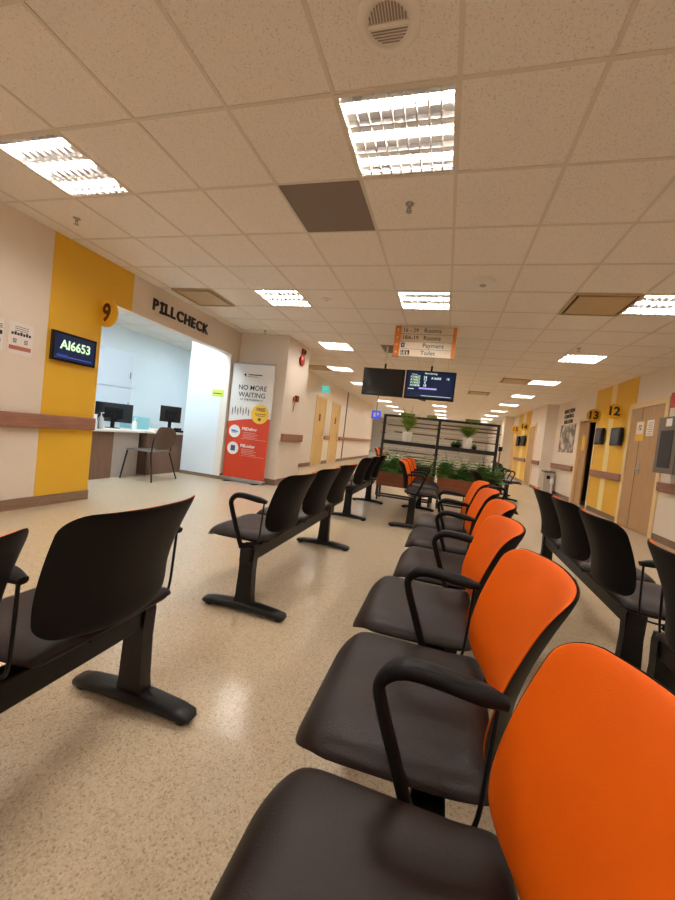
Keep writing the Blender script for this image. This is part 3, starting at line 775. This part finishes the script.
o = thing('wall_lettering', 'raised black PILLCHECK lettering above the counter opening', 'lettering', (XL, 4.7, 2.5))
y = 4.08; parts = []
for c in 'PILLCHECK':
    t_ = text(c, .205, INK, 'letter', o, fr('+x', XL+.009, 0, 2.495), depth=.008, bold=.006, align='LEFT', wscale=1.0)
    ys = [v.co.y for v in t_.data.vertices]; parts.append((c, t_, min(ys), max(ys)))
gap = .03; tot = sum(p[3]-p[2] for p in parts)+gap*8+.036-.008; kx = (5.25-4.08)/tot; y = 4.08
for c, t_, a_, b_ in parts:
    wv = (b_-a_); ex = .018 if c == 'I' else 0
    for v in t_.data.vertices: v.co.y = (v.co.y-a_+ex)*kx+y-base_of(o).y
    if c == 'I':
        B(XL+.001, XL+.027, y, y+(wv+2*ex)*kx, 2.495+.045, 2.495+.077).build('letter_serif', INK, o)
        B(XL+.001, XL+.027, y, y+(wv+2*ex)*kx, 2.495-.077, 2.495-.045).build('letter_serif', INK, o)
    y += (wv+2*ex+gap-(.008 if c == 'L' and t_ is parts[2][1] else 0))*kx
def notice(y0, y1, z0, z1, label, kind):
    o = thing('wall_notice', label, 'notice', (XL, (y0+y1)/2, z0))
    M_ = fr('+x', XL, y0, z0); w_, h_ = y1-y0, z1-z0
    slab(M_, 0, w_, 0, h_, .001, .004).build('sheet', PAPER, o)
    mb = MB()
    if kind:
        for k in range(3): mb.box(w_*.25, w_*.8, h_*(.86-.06*k), h_*(.875-.06*k), .004, .005, M=M_)
        for k in range(7): mb.box(w_*(.12+.115*k), w_*(.21+.115*k), h_*.6, h_*(.68+.03*(k % 2)), .004, .005, M=M_)
        for u in (.2, .65):
            for r_ in range(3):
                for q in range(3): mb.box(w_*(u+.05*q), w_*(u+.035+.05*q), h_*(.35+.05*r_), h_*(.385+.05*r_), .004, .005, M=M_)
        mb.build('print', INK, o)
        slab(M_, w_*.06, w_*.94, h_*.13, h_*.26, .004, .005).build('printed_band', TERRA, o)
    else:
        for k in range(3): mb.box(w_*.3, w_*.95, h_*(.8-.05*k), h_*(.82-.05*k), .004, .005, M=M_)
        mb.box(w_*.5, w_*.95, h_*.5, h_*.62, .004, .005, M=M_).box(w_*.4, w_*.9, h_*.25, h_*.36, .004, .005, M=M_)
        mb.build('print', INK, o)
notice(2.465, 2.675, 1.475, 1.765, 'white paper notice with a brown band taped beside the yellow stripe', True)
notice(2.21, 2.43, 1.48, 1.765, 'white paper notice cut by the left edge of the picture', False)

# ------------------------------------------------------------------ counter alcove
o = thing('counter_desk', 'brown counter desk with cream top behind the number 9 opening', 'desk', (-5.2, 4.2, 0))
B(-5.75, -4.86, 3.3, 5.15, .715, .75).build('worktop', DESKT, o, .004)
B(-4.95, -4.91, 3.3, 4.6, .0, .715).build('front_panel', DESKF, o)
B(-4.95, -4.92, 4.6, 5.1, .0, .715).build('side_panel', GREYL, o)
B(-5.72, -5.68, 3.35, 5.1, 0, .715).build('rear_panel', DESKF, o)
o = thing('counter_desk', 'smaller brown counter desk by the side wall, behind the visitor chair', 'desk', (-5.2, 5.6, 0))
B(-5.75, -4.8, 5.2, 6.25, .715, .75).build('worktop', DESKT, o, .004)
B(-4.88, -4.84, 5.22, 6.22, 0, .715).build('front_panel', DESKF, o)
B(-5.7, -4.88, 5.24, 5.28, 0, .715).build('side_panel', DESKF, o)
o = thing('wall_cabinet', 'tall white cabinet with panelled doors behind the counter', 'cabinet', (-6.3, 5.2, 0))
B(-6.595, -6.2, 4.4, 6.12, 0, 2.2).build('body', COOLWALL, o)
for a_, b_ in ((4.42, 5.24), (5.27, 6.1)):
    for z0, z1 in ((1.49, 2.18), (.9, 1.47), (.05, .88)):
        dd = B(-6.2, -6.182, a_, b_, z0, z1).build('door', mat('cabinet_white', (206, 210, 214), .35) if 'cabinet_white' not in bpy.data.materials else bpy.data.materials['cabinet_white'], o, .003)
        B(-6.182, -6.17, b_-.06, b_-.045, z0+.2, z0+.32).build('handle', STAINLESS, dd)
def monitor(x, y, rz, w_, h_, label, stand=.12):
    o = thing('computer_monitor', label, 'monitor', (x, y, .75), rz)
    B(-w_/2, w_/2, -.012, .012, stand, stand+h_).build('screen_casing', BLACK, o, .004, local=True)
    B(-w_*.25, w_*.25, -.035, -.012, stand+h_*.2, stand+h_*.75).build('rear_bulge', BLACKP, o, .008, local=True)
    B(-w_/2+.012, w_/2-.012, .012, .0135, stand+.015, stand+h_-.012).build('display', NAVY2, o, local=True)
    B(-.03, .03, -.05, -.03, .01, stand+h_*.45).build('stand', BLACKP, o, .004, local=True)
    MB().lathe((0, -.01, 0), [(.11, 0), (.11, .008), (.04, .014)], 20).build('base', BLACKP, o, local=True)
monitor(-5.3, 4.93, math.radians(35), .54, .31, 'dark computer monitor seen from behind on the left counter desk', .1)
monitor(-5.05, 5.93, math.radians(35), .36, .3, 'dark computer monitor on the smaller desk behind the visitor chair', .18)
monitor(-5.45, 4.3, math.radians(30), .4, .3, 'second dark monitor half hidden by the yellow wall edge', .24)
def bottle(x, y, label, m, h=.2):
    o = thing('pump_bottle', label, 'bottle', (x, y, .75))
    MB().lathe((0, 0, 0), [(.034, 0), (.036, .02), (.036, h*.65), (.012, h*.78), (.012, h*.82)], 16).build('body', m, o, local=True)
    MB().cyl((0, 0, h*.82), (0, 0, h), .006, n=8).box(-.006, .045, -.006, .006, h-.006, h+.006).build('pump', WHITE, o, local=True)
bottle(-5.0, 5.06, 'white pump bottle beside the left counter monitor', WHITE)
bottle(-4.96, 4.4, 'clear dispenser bottle near the yellow wall edge', GREYL, .24)
o = thing('acrylic_holder', 'clear upright leaflet holder at the left end of the counter', 'holder', (-4.95, 4.25, .75))
MB().box(-5.0, -4.9, 4.2, 4.21, .75, .98).box(-5.0, -4.99, 4.21, 4.31, .75, .98).box(-5.0, -4.9, 4.31, 4.32, .75, .93).build('pocket', GLASS, o)
B(-4.985, -4.92, 4.22, 4.3, .75, .96).build('leaflets', PAPER, o)
o = thing('storage_tray', 'pale teal plastic tray on the counter right of the monitor', 'tray', (-5.4, 5.5, .75))
MB().box(-5.6, -5.3, 5.34, 5.36, .75, .97).box(-5.6, -5.3, 5.68, 5.7, .75, .97).box(-5.6, -5.58, 5.36, 5.68, .75, .97).box(-5.32, -5.3, 5.36, 5.68, .75, .97).box(-5.58, -5.32, 5.36, 5.68, .75, .77).build('tray_body', TEAL, o, .004)
o['label'] = 'pale teal plastic tray on the counter right of the left monitor'
o = thing('desk_phone', 'black desk phone on the smaller counter desk', 'phone', (-4.95, 6.08, .75))
MB().box(-5.02, -4.86, 6.0, 6.16, .75, .79).build('base', BLACKP, o, .006)
MB().box(-5.01, -4.97, 5.99, 6.17, .79, .83).build('handset', BLACKP, o, .006)
o = thing('sticky_note_pad', 'yellow note pad lying on the smaller counter desk', 'note pad', (-4.9, 5.5, .75))
B(-4.98, -4.88, 5.48, 5.6, .75, .765).build('pad', YELLOW, o)
o = thing('side_wall_notice', 'yellow and white notice on the side wall of the counter alcove', 'notice', (-4.1, OY1, 1.6))
MB().box(-4.24, -4.0, OY1-.004, OY1-.001, 1.5, 1.63).build('yellow_sheet', mat('lime_yellow_paper', (206, 214, 90), .6), o)
MB().box(-4.24, -4.0, OY1-.004, OY1-.001, 1.63, 1.76).build('white_sheet', PAPER, o)
MB().box(-4.22, -4.04, OY1-.006, OY1-.004, 1.55, 1.565).build('print', INK, o)
# cool lamps: alcove ones out of view, far recess ones added to brighten it
for k, (x, y) in enumerate(((-4.45, 3.75), (-4.45, 5.1), (-5.0, 7.4), (-4.9, 21.5), (-4.9, 24.5))):
    o = thing('cool_fill_light', ['unseen flat cool white ceiling light over the left counter desk', 'unseen flat cool white ceiling light over the smaller counter desk', 'unseen flat cool white ceiling light in the back of the counter room', 'flat cool white ceiling light added to brighten the far side recess, nearer one', 'flat cool white ceiling light added to brighten the far side recess, farther one'][k], 'ceiling light', (x, y, H))
    mb = MB()
    for s_ in (-1, 1): mb.box(s_*.29-.01, s_*.29+.01, -.3, .3, -.03, 0); mb.box(-.28, .28, s_*.29-.01, s_*.29+.01, -.03, 0)
    mb.build('frame', WHITE, o, local=True)
    B(-.28, .28, -.28, .28, -.022, -.012).build('diffuser', mat('cool_diffuser_%d' % k, (255, 255, 255), .5, emit=COOL_COLOR, estr=17), o, local=True)
# visitor chair
o = thing('visitor_chair', 'grey-brown visitor chair with an oval back at the counter', 'chair', (-4.58, 5.02, 0), math.radians(0))
def legp(a_, b_, nm='leg'): MB().cyl(a_, b_, .011, .013, n=10).build(nm, CHAIRM, o, local=True)
legp((-.25, -.32, 0), (-.27, -.2, .44)); legp((-.33, .26, 0), (-.29, .2, .44)); legp((.31, -.28, 0), (.2, -.22, .44)); legp((.26, .32, 0), (.18, .2, .44))
sp = cushion(lambda u, v, o_: Vector((u-.05, v, .44+.02*math.cos(u*3)+o_)), .27, .235, .08, .02)
sp.build('seat', CHAIRB, o, local=True)
for sgn, x0_ in ((-1, .2), (1, .18)):
    MB().sweep(smooth_curve([(x0_, sgn*.21, .44), (x0_+.02, sgn*.22, .6), (.25, sgn*.2, .74)], 5), .02, .02, n=8).build('back_frame', CHAIRM, o, local=True)
bb = cushion(lambda u, v, o_: Vector((.215+.15*(v+.18)*.9-.05*(abs(u)/.24)**2*(-1)-.03, u, .68+v)) + Vector((-o_, 0, 0)), .235, .185, .16, .012)
bb.build('backrest', CHAIRB, o, local=True)

# ------------------------------------------------------------------ roll-up banner
BY = 6.05
o = thing('roll_up_banner', 'tall orange and white roll-up banner reading NO MORE WAITING', 'banner', (-3.5, BY, 0))
bx0, bx1, bz0, bz1 = -3.89, -3.05, .07, 2.15
B(bx0-.01, bx1+.01, BY-.07, BY+.07, .012, .07).build('base', STAINLESS, o, .008)
MB().box(bx0+.1, bx0+.18, BY-.14, BY+.14, 0, .014).box(bx1-.18, bx1-.1, BY-.14, BY+.14, 0, .014).build('foot', BLACKM, o)
MB().cyl((-3.49, BY+.04, .06), (-3.49, BY+.04, 2.14), .01).build('support_pole', STAINLESS, o)
B(bx0, bx1, BY, BY+.004, bz0, bz1).build('sheet', BANWH, o)
B(bx0, bx1, BY-.008, BY+.012, bz1-.01, bz1+.012).build('top_bar', STAINLESS, o)
mb = MB(); n = 20; V = []
for k in range(n+1):
    u = k/n; x = bx0+(bx1-bx0)*u; V += [(x, BY-.002, bz0), (x, BY-.002, 1.08+.05*math.sin(u*3.0)+.10*u*u)]
mb.add(V, [(2*k, 2*k+2, 2*k+3, 2*k+1) for k in range(n)]); mb.build('red_field', BANRED, o)
F2 = lambda u, v: fr('-y', bx0+u, BY-.004, v)
text('NO MORE', .125, INK, 'lettering', o, F2(.43, 1.715), bold=.0008)
text('WAITING', .125, INK, 'lettering', o, F2(.43, 1.585), bold=.0008)
text('AT THE PHARMACY', .052, INK, 'lettering', o, F2(.43, 1.5))
mb = MB().add([F2(0, 0) @ Vector(p) for p in ((.255, 1.93, 0), (.285, 1.905, 0), (.275, 1.965, 0), (.25, 1.975, 0), (.235, 1.945, 0))], [(0, 1, 2, 3, 4)])
mb.box(.32, .6, 1.945, 1.962, 0, .001, M=F2(0, 0)).box(.32, .52, 1.915, 1.922, 0, .001, M=F2(0, 0)).build('logo', INK, o)
disc(F2(0, 0), .63, 1.26, .175, 0, .002, 36).build('yellow_disc', BANYEL, o)
text('FREE', .085, BROWNINK, 'lettering', o, fr('-y', bx0+.64, BY-.007, 1.34), bold=.002)
MB().box(.53, .75, 1.255, 1.268, .002, .003, M=F2(0, 0)).box(.55, .73, 1.225, 1.235, .002, .003, M=F2(0, 0)).box(.6, .66, 1.14, 1.19, .002, .003, M=F2(0, 0)).build('small_print', BROWNINK, o)
mb = MB()
for k in range(7):
    M_ = F2(.07+.055*k, 1.24+.03*(k % 2)); q = disc(M_, 0, .09, .009, 0, .001, 10); mb.v, mb.f, mb.smooth = (lambda A, Bq: (A.v+Bq.v, A.f+[tuple(i+len(A.v) for i in ff) for ff in Bq.f], A.smooth+Bq.smooth))(mb, q)
    mb.box(-.011, .011, .02, .078, 0, .001, M=M_).box(-.01, -.002, -.03, .02, 0, .001, M=M_).box(.002, .01, -.03, .02, 0, .001, M=M_)
mb.build('printed_figures', mat('grey_ink', (104, 98, 96), .6), o)
for z, wd in ((.95, 'PillDeliver'), (.64, 'PillLocker')):
    disc(F2(0, 0), .155, z-.04, .115, 0, .002, 28).build('white_disc', BANWH, o)
    text(wd, .074, BANWH, 'lettering', o, F2(.3, z+.02), bold=.002, align='LEFT')
    mb = MB()
    for k in range(4): mb.box(.33, .58+.05*(k % 2), z-.045-.03*k, z-.041-.03*k, 0, .001, M=F2(0, 0))
    mb.box(.3, .8, z-.16, z-.157, 0, .001, M=F2(0, 0)); mb.build('small_print', BANWH, o)
M_ = fr('-y', bx0, BY-.0065, 0)
MB().box(.09, .18, .895, .935, 0, .001, M=M_).box(.18, .225, .895, .92, 0, .001, M=M_).box(.11, .2, .875, .885, 0, .001, M=M_).build('van_icon', BLUEI, o)
MB().box(.11, .2, .55, .65, 0, .001, M=M_).build('locker_icon', mat('navy_ink', (58, 62, 100), .6), o)

# ------------------------------------------------------------------ pillar fittings
PX = -2.93
o = thing('fire_alarm_bell', 'round red fire bell high on the left pillar', 'alarm', (PX, 6.85, 2.4))
MB().lathe((PX+.001, 6.85, 2.42), [(.02, 0), (.1, .01), (.105, .03), (.09, .055), (.03, .07)], 24, 'x').build('gong', RED, o)
o = thing('fire_alarm_strobe', 'small red alarm strobe above the fire bell on the pillar', 'alarm', (PX, 6.9, 2.6))
B(PX+.001, PX+.05, 6.84, 6.96, 2.55, 2.66).build('housing', RED, o, .008)
MB().lathe((PX+.05, 6.9, 2.605), [(.04, 0), (.035, .02), (.015, .03)], 14, 'x').build('lens', mat('dark_red_lens', (120, 30, 22), .2), o)
o = thing('call_point', 'dark red call point with a hanging key on the pillar', 'call point', (PX, 6.8, 1.62))
B(PX+.001, PX+.05, 6.74, 6.86, 1.6, 1.72).build('box', BROWNINK, o, .006)
B(PX+.001, PX+.03, 6.66, 6.73, 1.6, 1.68).build('side_box', RED, o, .004)
MB().cyl((PX+.02, 6.71, 1.6), (PX+.02, 6.69, 1.4), .006, n=8).build('hanging_cord', RED, o)
o = thing('exit_sign', 'small green lit exit sign over the first toilet door', 'sign', (XL, 11.2, 2.4))
B(XL+.02, XL+.27, 11.0, 11.04, 2.3, 2.49).build('panel', EXITG, o, .004)
text('EXIT', .09, PAPER, 'lettering', o, fr('-y', XL+.145, 10.998, 2.395), bold=.002)
MB().box(XL, XL+.03, 11.0, 11.04, 2.38, 2.44).build('bracket', GREYL, o)
tag(B(XL, XL+.03, 14.16, 14.22, .1, H-.02).build('wall_pipe', mat('grey_pipe', (120, 104, 88), .5), None, .004), 'thin dark vertical pipe on the left wall past the toilet doors', 'pipe')
o = thing('blue_hanging_sign', 'small blue hanging sign at the far left end of the partition', 'sign', (-2.67, 14, 1.8))
B(-2.85, -2.5, 14, 14.04, 1.8, 2.1).build('panel', BLUESIGN, o)
MB().cyl((-2.675, 14.02, 2.1), (-2.675, 14.02, H-.005), .012, n=8).build('rod', BLACKM, o)
MB().box(-.1, -.02, -.08, .08, 0, .002, M=fr('-y', -2.67, 13.998, 1.95)).box(.02, .1, -.02, .08, 0, .002, M=fr('-y', -2.67, 13.998, 1.95)).build('symbol', PAPER, o)

# ------------------------------------------------------------------ right wall
def num_sign(y, txt, label, x=XR, z=2.13, s=.15):
    o = thing('room_number_sign', label, 'sign', (x, y, z))
    M_ = fr('-y', x, y, z)
    disc(M_, -.13, 0, s, -.025, 0, 32).build('disc', YELLOW, o)
    for v in o.children[0].data.vertices: v.co.x = min(v.co.x, -.002)
    text(txt, .235, INK, 'lettering', o, fr('-y', x-.15, y-.0015, z), bold=.009, wscale=.95)
num_sign(8.45, '12', 'round yellow sign with black 12 on the right wall')
num_sign(9.5, '13', 'round yellow sign with black 13 over the open doorway')
num_sign(15.4, '14', 'far yellow sign with a number right of the far dark screens', XR2, 2.12, .15)
num_sign(17.2, '15', 'farthest yellow number sign beside the far end of the right wall', XR2, 2.1, .15)
def side_screen(y0, y1, z0, z1, label, x=XR):
    o = thing('wall_screen', label, 'screen', (x, (y0+y1)/2, z0))
    B(x-.1, x-.03, y0, y1, z0, z1).build('casing', BLACK, o, .01)
    B(x-.103, x-.1, y0+.03, y1-.03, z0+.035, z1-.03).build('display', NAVY2, o)
    B(x-.03, x-.004, y0+.08, y1-.08, z0+.1, z1-.1).build('wall_bracket', BLACKM, o)
side_screen(8.2, 8.6, 1.46, 1.81, 'boxy dark screen on the yellow stripe under the number 12')
side_screen(9.05, 9.4, 1.48, 1.84, 'boxy dark screen beside the open doorway under the number 13')
side_screen(15.35, 15.95, 1.4, 1.8, 'far small dark screen, nearer one of the distant pair', XR2)
side_screen(16.45, 17.0, 1.4, 1.8, 'far small dark screen, farther one of the distant pair', XR2)
o = thing('framed_poster', 'black and white poster on the right wall left of door 13', 'poster', (XR, 11.7, 1.3))
B(XR-.012, XR-.001, 11.05, 12.35, 1.27, 2.06).build('print', poster_material('greyscale_photo_print'), o)
o = thing('wall_lettering', 'black three-line INFECTION CONTROL BULLETIN heading above the poster', 'lettering', (XR, 11.75, 2.3))
for k, t_ in enumerate(('INFECTION', 'CONTROL', 'BULLETIN')):
    text(t_, .15, INK, 'lettering', o, fr('-x', XR-.006, 11.75, 2.44-k*.15), depth=.004, bold=.003, wscale=1.1, spacing=1.05)
# grey cabinet on the right edge
o = thing('wall_equipment_cabinet', 'grey metal wall cabinet with a dark glass door at the right edge', 'cabinet', (XR, 6.2, 1.05))
cx0 = 3.06
B(cx0, XR, 5.3, 6.58, 1.04, 1.86).build('body', GREY, o, .006)
dr = B(cx0-.02, cx0, 6.08, 6.58, 1.04, 1.86).build('door', GREY, o, .004)
B(cx0-.024, cx0-.02, 6.17, 6.49, 1.12, 1.66).build('glass', GLASSD, dr)
B(cx0-.026, cx0-.0205, 6.24, 6.38, 1.72, 1.83).build('label_sheet', PAPER, dr)
dr = B(cx0-.02, cx0, 5.32, 6.06, 1.04, 1.86).build('door', GREY, o, .004)
B(cx0-.026, cx0-.0205, 6.0, 6.06, 1.4, 1.5).build('latch', STAINLESS, dr)
MB().box(XR-.012, XR-.002, 6.25, 6.55, .92, 1.03).build('paper_label', PAPER, o)
o = thing('exit_sign', 'red and white sign above the grey cabinet at the right edge', 'sign', (XR, 6.5, 2.1))
B(XR-.03, XR-.001, 6.1, 6.78, 2.05, 2.28).build('panel', EXITR, o, .004)
text('EXIT', .17, PAPER, 'lettering', o, fr('-x', XR-.0315, 6.44, 2.165), bold=.003)
# bins by the right wall
o = thing('pedal_bin', 'grey pedal bin against the right wall corner', 'bin', (3.0, 12.3, 0))
B(2.93, 3.2, 12.15, 12.5, .02, .62).build('body', GREYL, o, .02)
B(2.92, 3.21, 12.14, 12.51, .62, .68).build('lid', GREY, o, .015)
B(3.0, 3.12, 12.1, 12.16, .0, .03).build('pedal', BLACKP, o)
B(3.0, 3.09, 12.142, 12.15, .44, .54).build('dark_label', BLACKP, o)
o = thing('sanitizer_stand', 'white sanitizer bottle on a small stand beside the grey bin', 'sanitizer', (3.05, 11.75, 0))
MB().cyl((3.05, 11.75, .01), (3.05, 11.75, .34), .02).lathe((3.05, 11.75, 0), [(.13, 0), (.13, .01), (.03, .02)], 18).build('stand', WHITE, o)
MB().lathe((3.05, 11.75, .34), [(.05, 0), (.05, .12), (.015, .15), (.015, .18)], 14).build('bottle', WHITE, o)
o = thing('sanitizer_stand', 'thin dark stand with a small dark top near the far right pillar', 'sanitizer', (2.4, 17.9, 0))
MB().cyl((2.4, 17.9, .01), (2.4, 17.9, 1.1), .04).lathe((2.4, 17.9, 0), [(.18, 0), (.18, .02), (.04, .04)], 18).build('stand', GREY, o)
B(2.32, 2.48, 17.82, 17.98, 1.1, 1.3).build('dispenser', BLACKP, o)
# floor sticker behind the orange bench
o = thing('floor_sticker', 'white floor sticker with blue print between the orange and right benches', 'floor sticker', (.79, 4.38, 0), math.radians(-44))
B(-.3, .3, -.3, .3, .0005, .0025).build('sheet', PAPER, o, local=True)
mb = B(-.3, .3, .26, .28, .0025, .003)
mb.build('border', INK, o, local=True)
mb = MB()
for k in range(5): mb.box(-.2+.09*k, -.15+.09*k, .04*(k % 2), .2-.03*(k % 3), .0025, .003)
mb.box(-.2, .2, -.1, -.06, .0025, .003).box(-.2, .15, -.18, -.16, .0025, .003); mb.build('print', mat('navy_print', (50, 60, 120), .5), o, local=True)
# small black fitting hanging beyond the screens
o = thing('ceiling_camera', 'small black camera hanging below the ceiling past the lit screen', 'camera', (-.95, 11.0, 2.3))
MB().cyl((-.95, 11, H-.001), (-.95, 11, 2.4), .02, n=8).build('pole', BLACKM, o)
MB().cyl((-.98, 11, 2.38), (-.7, 10.9, 2.32), .05, n=12).build('body', BLACKP, o)
